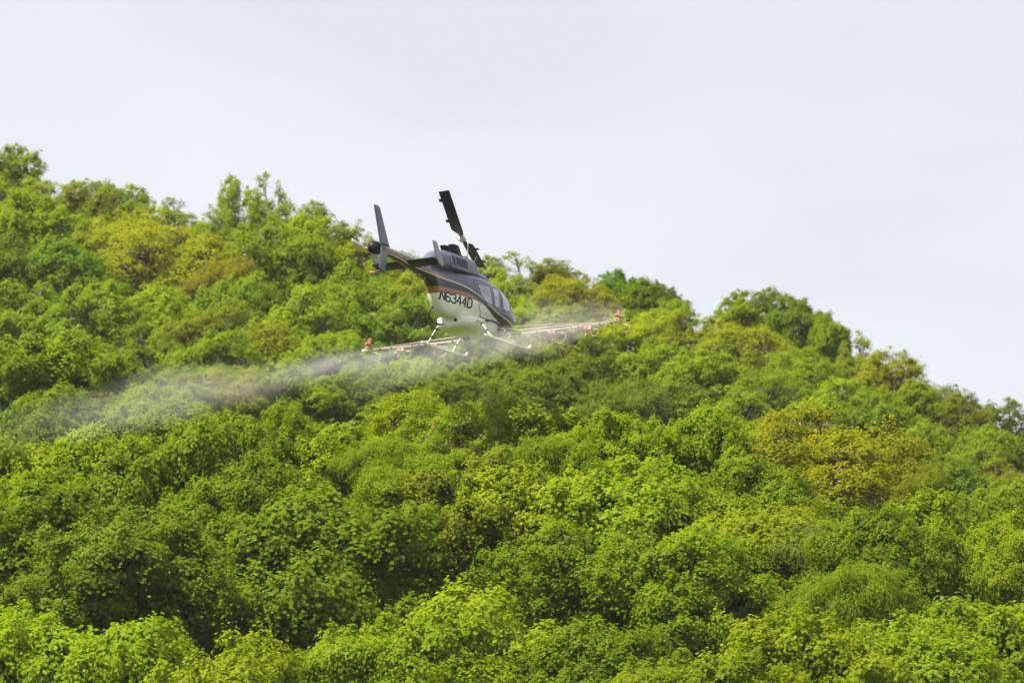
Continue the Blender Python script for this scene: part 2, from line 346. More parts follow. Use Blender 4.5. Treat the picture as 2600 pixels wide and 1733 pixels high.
V = tree(B, 'vine_covered_tree', 165, 798, 135, .75, 'green', 'vine', 'vine draped tree with bare trunk showing, left middle of the picture', d=345)
V = tree(B, 'vine_covered_tree', 20, 850, 90, .9, 'green', 'vine', 'vine draped tree at the left edge beside the taller vine covered tree', d=343)
V = tree(B, 'vine_covered_tree', 308, 868, 70, .85, 'green', 'vine', 'small vine draped tree right of the taller vine covered tree', d=341)

for a in [(70, 915, 120, .9, 'dull', 'far1', 'green crown filling the gap under the vine draped trees at the left edge', 352),
          (250, 905, 100, .9, 'gold', 'oak0', 'golden crown seen through the gap right of the bare vine covered trunk', 356),
          (150, 965, 120, .8, 'green', 'far2', 'leafy green crown right under the tallest vine draped tree', 338),
          (380, 965, 110, .8, 'mid', 'far3', 'leafy crown right of and below the small vine draped tree', 338),
          (480, 1010, 120, .8, 'mid', 'far0', 'leafy crown in the hollow behind the near crest, left of centre', 325),
          (2420, 1160, 120, .9, 'deep', 'far2', 'deep green crown in the hollow right of the small golden crown', 350),
          (2560, 1215, 120, .9, 'green', 'far3', 'green crown in the hollow behind the near slope at the right edge', 345)]:
    tree(B, 'broadleaf_tree', *a[:-1], d=a[-1], group=gB)

# ================================================================ TREES, near slope
for a in [
 ('maple_tree', 60, 1082, 190, 1.1, 'bright', 'maple0', 'bright crown at the left edge on the crest of the near slope'),
 ('maple_tree', 255, 1068, 170, 1.0, 'bright', 'maple1', 'bright crown on the near crest at the far end of the spray'),
 ('maple_tree', 430, 1085, 200, 1.2, 'green', 'maple4', 'tall green tree with dark trunk showing, left part of the near slope'),
 ('maple_tree', 590, 1050, 150, 1.0, 'mid', 'maple3', 'light green crown on the near crest under the middle of the spray'),
 ('maple_tree', 745, 1032, 105, 1.0, 'green', 'maple4', 'small round leafy green crown on the near crest below the left boom'),
 ('maple_tree', 900, 1055, 150, .9, 'bright', 'maple0', 'bright crown on the near crest left of the pink seeded tree'),
 ('broadleaf_tree', 1010, 1015, 150, .9, 'bright', 'fine', 'bright fine leaved crown left of and behind the pink seeded tree'),
 ('broadleaf_tree', 1150, 1036, 150, .9, 'mid', 'fine', 'light green tree carrying pinkish seed clusters on the near crest'),
 ('maple_tree', 1330, 1005, 190, .8, 'bright', 'maple1', 'broad bright crown forming the top of the near crest in the centre'),
 ('drooping_tree', 1400, 1085, 150, .8, 'green', 'droop', 'dark green tree with long hanging leaflets right of the pink seeded tree'),
 ('drooping_tree', 985, 1085, 110, .8, 'mid', 'droop', 'small tree with hanging leaflets left of the pink seeded tree'),
 ('maple_tree', 1560, 1075, 130, .9, 'bright', 'maple2', 'bright crown on the near crest right of the dark hanging leaved tree'),
 ('maple_tree', 1665, 1062, 105, 1.0, 'bright', 'maple3', 'small pointed bright crown on the near crest right of centre'),
 ('maple_tree', 1810, 1055, 150, 1.1, 'mid', 'maple4', 'light green crown touching the golden tree on its left'),
 ('maple_tree', 1930, 1140, 160, .9, 'green', 'maple0', 'mid green leafy crown in front of the golden tree trunk'),
 ('golden_tree', 2070, 1040, 250, .75, 'gold', 'golden', 'wide golden yellow tree with pale bare limbs on the right'),
 ('golden_tree', 2345, 1180, 80, 1.2, 'gold', 'golden', 'small golden crown right of the wide golden tree'),
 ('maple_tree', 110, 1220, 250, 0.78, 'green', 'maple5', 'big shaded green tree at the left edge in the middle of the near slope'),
 ('maple_tree', 630, 1190, 190, 0.75, 'green', 'maple5', 'green crown with bare branch below the small round crown, left of centre'),
 ('maple_tree', 340, 1300, 225, 0.72, 'dull', 'maple4', 'dark shaded tree above the bottom left yellow green crowns'),  # dull leaf colour paints in the shade on this crown
 ('maple_tree', 860, 1235, 300, 0.8, 'green', 'maple1', 'large mid green maple, biggest crown left of centre in front'),
 ('maple_tree', 1090, 1165, 150, .9, 'bright', 'fine', 'fine bright crown just below the pink seeded tree'),
 ('maple_tree', 1190, 1175, 195, 0.8, 'olive', 'maple5', 'brownish olive maple in the centre between two brighter crowns'),
 ('maple_tree', 1400, 1172, 185, .9, 'yellow', 'maple3', 'yellow green crown right of the brownish olive maple'),
 ('maple_tree', 1600, 1178, 265, 0.8, 'yellow', 'maple4', 'glowing yellow green crown, largest right of centre'),
 ('maple_tree', 1780, 1200, 200, .9, 'yellow', 'maple0', 'yellow green crown right beside the largest glowing one'),
 ('maple_tree', 1930, 1270, 200, 0.72, 'bright', 'maple1', 'bright crown below the mid green one at the golden trunk'),
 ('drooping_tree', 2080, 1300, 110, .9, 'pale', 'droop', 'pale grey green hanging tree under the golden tree'),
 ('maple_tree', 2230, 1320, 150, .9, 'green', 'maple2', 'green crown below the small golden crown'),
 ('maple_tree', 2420, 1275, 215, 1.0, 'mid', 'maple4', 'green crown at right with slim bare stems beneath'),
 ('maple_tree', 2590, 1310, 130, 1.0, 'mid', 'maple4', 'light green crown at the right edge of the near slope'),
 ('maple_tree', 1480, 1350, 190, 0.75, 'mid', 'maple5', 'green crown with thin dark stems under the yellow green crowns'),
 ('maple_tree', 1720, 1370, 215, 0.75, 'green', 'maple4', 'tall dark stemmed green tree right of centre in front'),
 ('drooping_tree', 2170, 1400, 150, .9, 'mid', 'droop', 'green crown of hanging leaflets above the bottom right crowns'),
 # bottom row
 ('maple_tree', 90, 1515, 250, 1.0, 'bright', 'maple1', 'yellow green crown in the bottom left corner'),
 ('maple_tree', 350, 1535, 245, 1.0, 'bright', 'maple0', 'yellow green crown at the bottom, second from the left corner'),
 ('maple_tree', 590, 1625, 230, 1.0, 'bright', 'maple4', 'yellow green crown at the bottom, third from the left corner'),
 ('maple_tree', 1010, 1550, 205, 1.0, 'mid', 'maple3', 'green crown at the bottom left of the bottom centre bright crown'),
 ('maple_tree', 1260, 1520, 280, .9, 'bright', 'maple4', 'broad bright crown at the bottom centre'),
 ('maple_tree', 1540, 1560, 190, .9, 'green', 'maple1', 'green crown at the bottom right of the bottom centre bright crown'),
 ('maple_tree', 1760, 1640, 190, .9, 'mid', 'maple3', 'bright crown at the bottom between centre and right corner'),
 ('maple_tree', 2010, 1610, 245, .9, 'bright', 'maple2', 'bright crown at the bottom, third from the right corner'),
 ('maple_tree', 2250, 1540, 250, .9, 'bright', 'maple1', 'bright crown at the bottom, second from the right corner'),
 ('maple_tree', 2520, 1480, 250, .9, 'mid', 'maple0', 'big green crown in the bottom right corner'),
]:
    o = tree('F', *a, group=gF, bark='pale' if a[6] == 'golden' else 'dark')
    if 'pinkish' in a[7]: add_bunches(o, 'fine', 140, M_SEED, 'seed_clusters', 9, .032, 3.0)

# ================================================================ GROUND: one sheet through every tree foot
BP = np.array(BASES)
extra = []
for x in (-400, -200, -90, -40, 0, 40, 90, 200, 400):
    extra += [(x, 170, 1), (x, 120, 0), (x, 0, 0), (x, -200, 0), (x * 1.5, 620, 30), (x * 2, 1000, 10), (x * 3, 2000, 0)]
for x, s in ((-140, 1.15), (-80, 1.05), (90, .8), (150, .6)): extra += [(x, 450, 44 * s), (x, 240, 11 * s)]
for x in range(-70, 71, 14): extra += [(x, 290, 17), (x, 315, 17), (x, 345, 21), (x, 370, 26)]
CP = np.concatenate([BP, np.array(extra, float)])
def ground_h(x, y):
    d2 = (CP[None, :, 0] - x[:, None]) ** 2 + (CP[None, :, 1] - y[:, None]) ** 2
    w = 1 / (d2 + 6.) ** 2.2
    h = (w * CP[None, :, 2]).sum(1) / w.sum(1)
    k = np.clip((y - 150) / 50, 0, 1); return h * k * k * (3 - 2 * k)
xs = np.concatenate([np.linspace(-6000, -140, 14), np.arange(-120, 121, 2.5), np.linspace(140, 6000, 14)])
ys = np.concatenate([np.linspace(-3000, 150, 12), np.arange(160, 540, 3.), np.linspace(560, 9000, 20)])
X, Y = np.meshgrid(xs, ys); Z = ground_h(X.ravel(), Y.ravel())
far = (np.abs(X.ravel()) > 600) | (Y.ravel() > 1500) | (Y.ravel() < -300); Z[far] = 0
me = bpy.data.meshes.new('ground'); nx, ny = len(xs), len(ys)
me.from_pydata([tuple(v) for v in zip(X.ravel(), Y.ravel(), Z - .05)], [], [(j * nx + i, j * nx + i + 1, (j + 1) * nx + i + 1, (j + 1) * nx + i) for j in range(ny - 1) for i in range(nx - 1)])
me.polygons.foreach_set('use_smooth', [True] * len(me.polygons))
gm, t, b = new_mat('woodland_floor')
tcn = N(t, 'ShaderNodeTexCoord'); n1 = N(t, 'ShaderNodeTexNoise'); n1.inputs['Scale'].default_value = .9; n1.inputs['Detail'].default_value = 8
cr = N(t, 'ShaderNodeValToRGB'); cr.color_ramp.elements[0].color = (.035, .028, .014, 1); cr.color_ramp.elements[1].color = (.05, .08, .012, 1)
L(t, tcn.outputs['Object'], n1.inputs['Vector']); L(t, n1.outputs['Fac'], cr.inputs[0]); L(t, cr.outputs[0], b.inputs['Base Color']); b.inputs['Roughness'].default_value = .95
me.materials.append(gm)
g_o = bpy.data.objects.new('ground', me); C.objects.link(g_o); g_o['kind'] = 'structure'

# undergrowth between the trunks: one mass nobody could count
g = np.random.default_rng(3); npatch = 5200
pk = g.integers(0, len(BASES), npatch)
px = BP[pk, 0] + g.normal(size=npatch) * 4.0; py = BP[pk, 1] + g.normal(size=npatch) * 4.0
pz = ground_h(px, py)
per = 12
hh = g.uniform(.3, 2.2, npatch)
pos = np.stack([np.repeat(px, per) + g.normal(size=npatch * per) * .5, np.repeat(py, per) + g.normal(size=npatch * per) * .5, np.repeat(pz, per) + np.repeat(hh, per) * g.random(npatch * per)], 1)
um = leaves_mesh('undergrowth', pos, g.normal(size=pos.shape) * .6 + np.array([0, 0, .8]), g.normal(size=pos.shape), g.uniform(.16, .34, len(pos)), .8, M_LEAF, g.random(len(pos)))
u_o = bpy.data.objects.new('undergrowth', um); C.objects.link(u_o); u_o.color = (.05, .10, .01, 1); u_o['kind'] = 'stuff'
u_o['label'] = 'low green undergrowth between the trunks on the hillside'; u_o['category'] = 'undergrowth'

# ================================================================ HELICOPTER (local x forward, y to port, z up, origin on the cowling under the mast)
fx, fy, rx_, ry_ = 38., -12.67, 72., 8.3
ux = -1.43; s2 = fx * fx + rx_ * rx_ + ux * ux; s = math.sqrt(s2)
f = Vector((fx / s, fy / s, 0)); r = Vector((rx_ / s, ry_ / s, 0))
f.z = math.sqrt(1 - f.x ** 2 - f.y ** 2); r.z = -f.x * r.x / f.z - f.y * r.y / f.z
r.normalize(); u = f.cross(r)
if u.y < 0: u = -u
u.normalize(); r = r - u * r.dot(u); r.normalize()
def cam2w(v): return cR * v.x + cU * v.y + cF * v.z
F3, R3, U3 = cam2w(f), cam2w(r), cam2w(u)
MH = Matrix((( F3.x, -R3.x, U3.x), (F3.y, -R3.y, U3.y), (F3.z, -R3.z, U3.z))).to_4x4()
if MH.determinant() < 0: print('left handed helicopter frame')
D_H = K / s
P0 = ray_point(1173, 655, D_H)
SK = Vector((.9, 0, -2.70))     # foot of the thing: middle of the skids
heli = bpy.data.objects.new('helicopter', None); C.objects.link(heli)
heli.matrix_world = Matrix.Translation(P0 + MH.to_3x3() @ SK) @ MH
heli['label'] = 'slate and cream helicopter marked N6344D flying low with spray booms'; heli['category'] = 'helicopter'

# ---- paint schemes
def livery(name):
    m, t, b = new_mat(name)
    tc = N(t, 'ShaderNodeTexCoord'); sp = N(t, 'ShaderNodeSeparateXYZ'); L(t, tc.outputs['Object'], sp.inputs[0])
    xm = N(t, 'ShaderNodeMapRange'); xm.inputs['From Min'].default_value = -5.5; xm.inputs['From Max'].default_value = 3.3; L(t, sp.outputs['X'], xm.inputs['Value'])
    fc = N(t, 'ShaderNodeFloatCurve'); L(t, xm.outputs[0], fc.inputs['Value'])
    pts = [(-5.5, -.66), (-4.5, -.72), (-3.26, -.86), (-2.3, -.92), (-1.7, -.95), (-.75, -1.06), (-.2, -1.20), (.5, -1.45), (1.4, -1.66), (2.6, -1.72), (3.3, -1.70)]
    cv = fc.mapping.curves[0]
    while len(cv.points) > 2: cv.points.remove(cv.points[1])
    ys_ = [(x + 5.5) / 8.8 for x, _ in pts]; us = [(u_ + 2.0) / 1.5 for _, u_ in pts]
    cv.points[0].location = (ys_[0], us[0]); cv.points[1].location = (ys_[-1], us[-1])
    for a_, b_ in zip(ys_[1:-1], us[1:-1]): cv.points.new(a_, b_)
    fc.mapping.update()
    ln = N(t, 'ShaderNodeMath', operation='MULTIPLY_ADD'); ln.inputs[1].default_value = 1.5; ln.inputs[2].default_value = -2.0; L(t, fc.outputs[0], ln.inputs[0])
    d = N(t, 'ShaderNodeMath', operation='SUBTRACT'); L(t, sp.outputs['Z'], d.inputs[0]); L(t, ln.outputs[0], d.inputs[1])   # height above the pinstripe
    def above(th, src=None):
        n = N(t, 'ShaderNodeMath', operation='GREATER_THAN'); L(t, d.outputs[0], n.inputs[0])
        if src is None: n.inputs[1].default_value = th
        else: L(t, src, n.inputs[1])
        return n.outputs[0]
    def taper(x0, x1, a_, b_):
        n = N(t, 'ShaderNodeMapRange'); n.inputs['From Min'].default_value = x0; n.inputs['From Max'].default_value = x1
        n.inputs['To Min'].default_value = a_; n.inputs['To Max'].default_value = b_; L(t, sp.outputs['X'], n.inputs['Value']); return n.outputs[0]
    def add_(p, q):
        n = N(t, 'ShaderNodeMath', operation='ADD'); L(t, p, n.inputs[0]); L(t, q, n.inputs[1]); return n.outputs[0]
    cream, brown, navy, slate = (.86, .85, .73, 1), (.32, .15, .045, 1), (.018, .018, .032, 1), (.090, .100, .142, 1)
    cur = None
    def layer(mask, col, prev):
        n = N(t, 'ShaderNodeMix', data_type='RGBA'); L(t, mask, n.inputs['Factor']); n.inputs['B'].default_value = col
        if isinstance(prev, tuple): n.inputs['A'].default_value = prev
        else: L(t, prev, n.inputs['A'])
        return n.outputs['Result']
    c = layer(above(0, add_(taper(-2.3, -.4, -.55, -.28), taper(-.4, .4, 0, .18))), brown, cream)
    c = layer(above(0, add_(taper(-2.3, -.4, -.33, -.16), taper(.2, 1.2, 0, -.02))), navy, c)
    c = layer(above(-.022), (.68, .62, .42, 1), c)
    c = layer(above(.012), (.36, .19, .09, 1), c)
    c = layer(above(0, taper(-2.6, .3, .095, .012)), slate, c)
    n = N(t, 'ShaderNodeTexNoise'); n.inputs['Scale'].default_value = 3.5; n.inputs['Detail'].default_value = 7; L(t, tc.outputs['Object'], n.inputs['Vector'])
    r_ = N(t, 'ShaderNodeMapRange'); r_.inputs['To Min'].default_value = .80; r_.inputs['To Max'].default_value = 1.16; L(t, n.outputs['Fac'], r_.inputs['Value'])
    mu = N(t, 'ShaderNodeMix', data_type='RGBA', blend_type='MULTIPLY'); mu.inputs['Factor'].default_value = 1; L(t, c, mu.inputs['A']); L(t, r_.outputs[0], mu.inputs['B'])
    L(t, mu.outputs['Result'], b.inputs['Base Color'])
    b.inputs['Roughness'].default_value = .4; b.inputs['Coat Weight'].default_value = .5; b.inputs['Coat Roughness'].default_value = .06; b.inputs['Specular IOR Level'].default_value = .3
    return m
M_LIV = livery('striped_paint')
M_SLATE = plain('slate_paint', (.082, .094, .138), .4, coat=.3, noise=.18, scale=4)
M_CREAM = plain('cream_gelcoat', (.85, .84, .72), .4, coat=.6, noise=.14, scale=2.5)
M_PLATE = plain('grey_paint', (.30, .31, .34), .45, noise=.1)
M_BLACK = plain('black_paint', (.012, .012, .015), .45, noise=.3)
M_BLACK.node_tree.nodes['Principled BSDF'].inputs['Specular IOR Level'].default_value = .2
M_DARK = plain('dark_metal', (.05, .05, .055), .5, .5, noise=.3)
M_INK = plain('black_lettering', (.012, .012, .018), .5, noise=.1)
M_ALU = plain('worn_aluminium', (.62, .60, .54), .42, .35, noise=.15, scale=9)
M_BOOM = plain('weathered_boom_tube', (.40, .32, .28), .5, noise=.2, scale=5)
M_PIPE = plain('cream_white_tube', (.78, .76, .70), .45, noise=.12, scale=5)
M_STEEL = plain('steel_rod', (.55, .54, .50), .35, .7, noise=.1)
M_RED = plain('red_plastic', (.52, .13, .11), .45, noise=.12)
M_HOSE = plain('black_rubber', (.02, .02, .022), .6, noise=.2)
M_YHOSE = plain('yellowish_hose', (.60, .50, .30), .4, noise=.15)
M_LENS = plain('orange_lens', (.75, .16, .02), .25, coat=.5)
M_EXH = plain('heat_stained_steel', (.032, .024, .030), .55, .7, noise=.4)
M_GLASS, t, b = new_mat('cabin_glazing')
b.inputs['Base Color'].default_value = (.30, .36, .37, 1); b.inputs['Roughness'].default_value = .06; b.inputs['IOR'].default_value = 1.9
b.inputs['Coat Weight'].default_value = 1; b.inputs['Coat Roughness'].default_value = .03
n = N(t, 'ShaderNodeTexNoise'); n.inputs['Scale'].default_value = 2.2; tcg = N(t, 'ShaderNodeTexCoord'); L(t, tcg.outputs['Object'], n.inputs['Vector'])
cg = N(t, 'ShaderNodeValToRGB'); cg.color_ramp.elements[0].position = .35; cg.color_ramp.elements[0].color = (.10, .135, .145, 1); cg.color_ramp.elements[1].position = .65; cg.color_ramp.elements[1].color = (.30, .36, .37, 1)  # opaque panes: pale tone painted for sky reflected and seen through the glass
L(t, n.outputs['Fac'], cg.inputs[0]); L(t, cg.outputs[0], b.inputs['Base Color'])

def part(name, bm_or_me, mat=None, parent=None, smooth=True, sharp=None):
    me = bm_or_me if isinstance(bm_or_me, bpy.types.Mesh) else bm_mesh(name, bm_or_me, mat, smooth)
    o = bpy.data.objects.new(name, me); C.objects.link(o)
    o.parent = parent or heli
    if parent is None: o.location = -SK
    if sharp:
        for p in me.polygons: pass
        me.set_sharp_from_angle(angle=R(sharp))
    return o

def loft(rings, cap=True):
    bm = bmesh.new(); vr = [[bm.verts.new(p) for p in ring] for ring in rings]; n = len(vr[0])
    for a_, b_ in zip(vr, vr[1:]):
        for k in range(n): bm.faces.new((a_[k], a_[(k + 1) % n], b_[(k + 1) % n], b_[k]))
    if cap: bm.faces.new(vr[0][::-1]); bm.faces.new(vr[-1])
    bmesh.ops.recalc_face_normals(bm, faces=bm.faces[:])
    return bm
def section(X, Ut, Ub, Uw, W, pu, pl, n=14):
    pts = []
    for side in (1, -1):
        half = []
        for i in range(n + 1):
            a_ = math.pi / 2 * i / n; half.append((W * math.sin(a_) ** (2 / pu), Uw + (Ut - Uw) * math.cos(a_) ** (2 / pu)))
        for i in range(1, n + 1):
            a_ = math.pi / 2 * i / n; half.append((W * math.cos(a_) ** (2 / pl), Uw + (Ub - Uw) * math.sin(a_) ** (2 / pl)))
        pts.append([(X, -side * w_, u_) for w_, u_ in half])
    return pts[0] + pts[1][::-1][1:-1]
def smooth_stations(st, m=3):
    st = np.array(st); out = []
    t0 = np.arange(len(st)); tt_ = np.linspace(0, len(st) - 1, (len(st) - 1) * m + 1)
    for q in tt_:          # Catmull-Rom through the stations
        i = min(int(q), len(st) - 2); w = q - i
        p0, p1, p2, p3 = st[max(i - 1, 0)], st[i], st[i + 1], st[min(i + 2, len(st) - 1)]
        out.append(.5 * ((2 * p1) + (-p0 + p2) * w + (2 * p0 - 5 * p1 + 4 * p2 - p3) * w * w + (-p0 + 3 * p1 - 3 * p2 + p3) * w ** 3))
    return out
ST = [(3.27, -1.54, -1.62, -1.58, .03, 2, 2), (3.18, -1.38, -1.71, -1.56, .13, 2, 2), (3.0, -1.24, -1.77, -1.54, .26, 2, 2.2), (2.7, -1.08, -1.83, -1.50, .39, 2, 2.3),
      (2.35, -.91, -1.88, -1.45, .50, 2.1, 2.4), (2.0, -.74, -1.92, -1.42, .575, 2.3, 2.5), (1.7, -.63, -1.95, -1.4, .615, 2.4, 2.6), (1.3, -.56, -1.98, -1.4, .645, 2.6, 2.7),
      (.8, -.52, -2.0, -1.4, .655, 2.7, 2.25), (.3, -.5, -2.02, -1.4, .635, 2.7, 2.25), (-.3, -.5, -2.05, -1.4, .56, 2.6, 2.25), (-.8, -.5, -2.07, -1.36, .465, 2.5, 2.25),
      (-1.2, -.51, -2.08, -1.42, .375, 2.5, 3.1), (-1.45, -.52, -2.06, -1.40, .315, 2.4, 3.2), (-1.70, -.53, -1.93, -1.32, .265, 2.3, 3.1), (-1.95, -.54, -1.62, -1.12, .235, 2.2, 2.8),
      (-2.15, -.545, -1.25, -.9, .225, 2, 2), (-2.45, -.55, -1.07, -.81, .205, 2, 2)]
fus = part('fuselage', loft([section(*q) for q in smooth_stations(ST)]), M_LIV)
CW = [(1.75, -.55, -.64, -.62, .10, 2, 2), (1.5, -.47, -.64, -.6, .24, 2.2, 2), (1.1, -.40, -.66, -.58, .32, 2.4, 2), (.75, -.36, -.66, -.56, .345, 2.6, 2), (.50, -.32, -.66, -.54, .355, 2.8, 2), (.40, -.22, -.66, -.52, .36, 3, 2), (.33, -.06, -.66, -.5, .362, 3.1, 2), (.22, -.01, -.66, -.5, .365, 3.2, 2),
      (-.3, .0, -.66, -.5, .37, 3.2, 2), (-1.0, .0, -.66, -.5, .38, 3.2, 2), (-1.5, -.01, -.66, -.5, .36, 3.1, 2), (-1.9, -.08, -.66, -.5, .30, 2.8, 2), (-2.2, -.22, -.66, -.52, .24, 2.4, 2), (-2.5, -.42, -.66, -.56, .17, 2.2, 2), (-2.7, -.54, -.64, -.58, .08, 2, 2)]
cowl = part('engine_cowling', loft([section(*q, n=10) for q in smooth_stations(CW)]), M_SLATE)
TB = [(-2.3, -.535, -1.13, -.835, .235, 2, 2), (-3.0, -.55, -.98, -.765, .20, 2, 2), (-3.9, -.52, -.85, -.685, .16, 2, 2), (-4.75, -.49, -.76, -.625, .13, 2, 2), (-5.25, -.48, -.70, -.59, .10, 2, 2)]
boom = part('tail_boom', loft([section(*q, n=8) for q in smooth_stations(TB)]), M_LIV)

def bvh_of(o):
    bm = bmesh.new(); bm.from_mesh(o.data); t_ = BVHTree.FromBMesh(bm); bm.free(); return t_
BV_F, BV_C = bvh_of(fus), bvh_of(cowl)
def conform(polys, side, off, bvh=BV_F, step=.07):
    """panels given as outlines seen from the side, laid on the skin and standing proud of it by off; side 1 starboard"""
    out = bmesh.new()
    for pi_, poly in enumerate(polys):
        bm = bmesh.new(); bm.faces.new([bm.verts.new((x, 0, z)) for x, z in poly])
        xs_ = [p[0] for p in poly]; zs_ = [p[1] for p in poly]
        for lo, hi, ax in ((min(xs_), max(xs_), 0), (min(zs_), max(zs_), 2)):
            k = 1
            while lo + k * step < hi:
                co = [0, 0, 0]; co[ax] = lo + k * step; no = [0, 0, 0]; no[ax] = 1
                bmesh.ops.bisect_plane(bm, geom=bm.verts[:] + bm.edges[:] + bm.faces[:], plane_co=co, plane_no=no); k += 1
        bm.normal_update()
        for v in bm.verts:
            h = bvh.ray_cast(Vector((v.co.x, -side * 3, v.co.z)), Vector((0, side, 0)))
            if h[0] is None:
                h = bvh.find_nearest(Vector((v.co.x, -side * .3, v.co.z)))
            v.co = h[0] + h[1] * (-.003)
            v.normal = h[1]
        nr = {v.index: Vector(v.normal) for v in bm.verts}; bm.verts.index_update()
        nrm = [bvh.find_nearest(v.co)[1].copy() for v in bm.verts]
        lift = {i: n_ * (off + .003 + .001 * (pi_ % 2)) for i, n_ in enumerate(nrm)}
        low = [v for v in bm.verts]; vm_ = {}
        for i, v in enumerate(low): vm_[i] = out.verts.new(v.co)
        tp = {i: out.verts.new(v.co + lift[i]) for i, v in enumerate(low)}
        bm.verts.index_update()
        for fc_ in bm.faces: out.faces.new([tp[v.index] for v in fc_.verts])
        for e in bm.edges:
            if len(e.link_faces) == 1:
                i, j = e.verts[0].index, e.verts[1].index
                out.faces.new((vm_[i], vm_[j], tp[j], tp[i]))
        bm.free()
    return out
def inset(poly, d_):
    cx = sum(p[0] for p in poly) / len(poly); cz = sum(p[1] for p in poly) / len(poly); o_ = []
    for x, z in poly:
        v = Vector((x - cx, z - cz)); l_ = v.length; v = v * ((l_ - d_ * 1.3) / l_); o_.append((cx + v.x, cz + v.y))
    return o_
def rounded(poly, r_=.05, n=3):
    out = []; m = len(poly)
    for i in range(m):
        p, a_, c_ = Vector(poly[i]), Vector(poly[i - 1]), Vector(poly[(i + 1) % m])
        d0 = (a_ - p).normalized() * min(r_, (a_ - p).length * .4); d1 = (c_ - p).normalized() * min(r_, (c_ - p).length * .4)
        for k in range(n + 1):
            w = k / n; out.append(tuple((p + d0) * (1 - w) ** 2 + p * 2 * w * (1 - w) + (p + d1) * w * w))
    return out
rear_door = rounded([(-.24, -.76), (1.30, -.74), (1.32, -1.86), (.25, -1.88), (-.02, -1.62), (-.12, -1.25)], .1)
front_door = rounded([(1.36, -.74), (1.72, -.80), (2.10, -1.05), (2.16, -1.80), (1.38, -1.86)], .06)
WIN = {'rear': [rounded([(-.06, -.88), (.66, -.86), (.72, -1.47), (.36, -1.43), (.06, -1.27)], .06), rounded([(.82, -.86), (1.22, -.85), (1.22, -1.48), (.87, -1.48)], .05)],
       'front': [rounded([(1.43, -.86), (1.72, -.92), (1.98, -1.12), (2.04, -1.46), (1.46, -1.48)], .05)]}
for side in (1, -1):
    for nm, dp in (('rear', rear_door), ('front', front_door)):
        gk = part('door_seal', conform([dp], side, .003), M_DARK, smooth=False)
        dr = part('door', conform([inset(dp, .014)], side, .008), M_LIV, smooth=True, sharp=40); 
        gk.parent = dr; gk.location = (0, 0, 0)
        for wp in WIN[nm]:
            w_ = part('window', conform([inset(wp, .022)], side, .016), M_GLASS, dr, sharp=40)
            fr = part('window_frame', conform([wp], side, .012), M_DARK, dr, smooth=False)
        hb = bmesh.new(); hx, hz = (.02, -1.5) if nm == 'rear' else (1.45, -1.52)
        h = BV_F.ray_cast(Vector((hx, -side * 3, hz)), Vector((0, side, 0)))[0]
        bmesh.ops.create_cube(hb, size=1, matrix=Matrix.Translation(h + Vector((.05, -side * .012, 0))) @ Matrix.Diagonal((.12, .02, .03, 1)))
        part('handle', hb, M_DARK, dr, smooth=False)
    ws = rounded([(1.80, -.76), (2.02, -.80), (2.62, -1.09), (3.02, -1.30), (2.98, -1.38), (2.6, -1.36), (2.24, -1.34), (2.17, -1.02)], .03)
    wsf = part('windshield', conform([inset(ws, .02)], side, .010), M_GLASS, sharp=40)
    part('windshield_frame', conform([ws], side, .005), M_DARK, wsf, smooth=False)
    chin = rounded([(2.55, -1.76), (2.95, -1.70), (3.02, -1.66), (2.9, -1.745), (2.6, -1.80)], .01)
    part('chin_window', conform([chin], side, .006, step=.05), M_GLASS, sharp=40)

# ---- lettering
def stroke(pts, w, closed=False):
    q = [Vector(p) for p in pts]; m = len(q); quads = []; Ls, Rs = [], []
    for i in range(m):
        a_ = q[i - 1] if (i > 0 or closed) else None; b_ = q[(i + 1) % m] if (i < m - 1 or closed) else None
        d0 = (q[i] - a_).normalized() if a_ else (b_ - q[i]).normalized(); d1 = (b_ - q[i]).normalized() if b_ else d0
        n0 = Vector((-d0.y, d0.x)); n1 = Vector((-d1.y, d1.x)); mm = (n0 + n1).normalized(); k = min(1 / max(.3, mm.dot(n0)), 1.6)
        Ls.append(q[i] + mm * w / 2 * k); Rs.append(q[i] - mm * w / 2 * k)
    for i in range(m if closed else m - 1):
        j = (i + 1) % m; quads.append([tuple(Rs[i]), tuple(Rs[j]), tuple(Ls[j]), tuple(Ls[i])])
    return quads
sw = .19
G = {'N': [([(0, 0), (0, 1)], 0), ([(.62, 0), (.62, 1)], 0), ([(.03, .96), (.59, .04)], 0)],
     '6': [([(.14, 0), (.48, 0), (.62, .14), (.62, .40), (.48, .54), (.14, .54), (0, .40), (0, .14)], 1), ([(0, .40), (0, .86), (.14, 1), (.48, 1), (.62, .86), (.62, .78)], 0)],
     '3': [([(0, .80), (0, .86), (.14, 1), (.48, 1), (.62, .86), (.62, .66), (.52, .54), (.22, .54)], 0), ([(.52, .52), (.62, .40), (.62, .14), (.48, 0), (.14, 0), (0, .14), (0, .20)], 0)],
     '4': [([(.46, -.08), (.46, 1.08)], 0), ([(.44, 1.0), (.0, .30), (.66, .30)], 0)],
     'D': [([(0, 0), (.44, 0), (.62, .18), (.62, .82), (.44, 1), (0, 1)], 1)]}
def letters(text, x0, z0, h_, adv, slope, mirror=False):
    polys = []
    for i, ch in enumerate(text):
        for k, (pts, cl) in enumerate(G[ch]):
            for qd in stroke(pts, sw, bool(cl)):
                o_ = []
                for a_, b_ in qd:
                    xx = i * adv + a_ * h_; zz = b_ * h_ * .86 + .07 * h_
                    X_ = x0 + (-xx if mirror else xx); o_.append((X_, z0 + zz + slope * xx * (1)))
                polys.append((o_, k))
    return polys
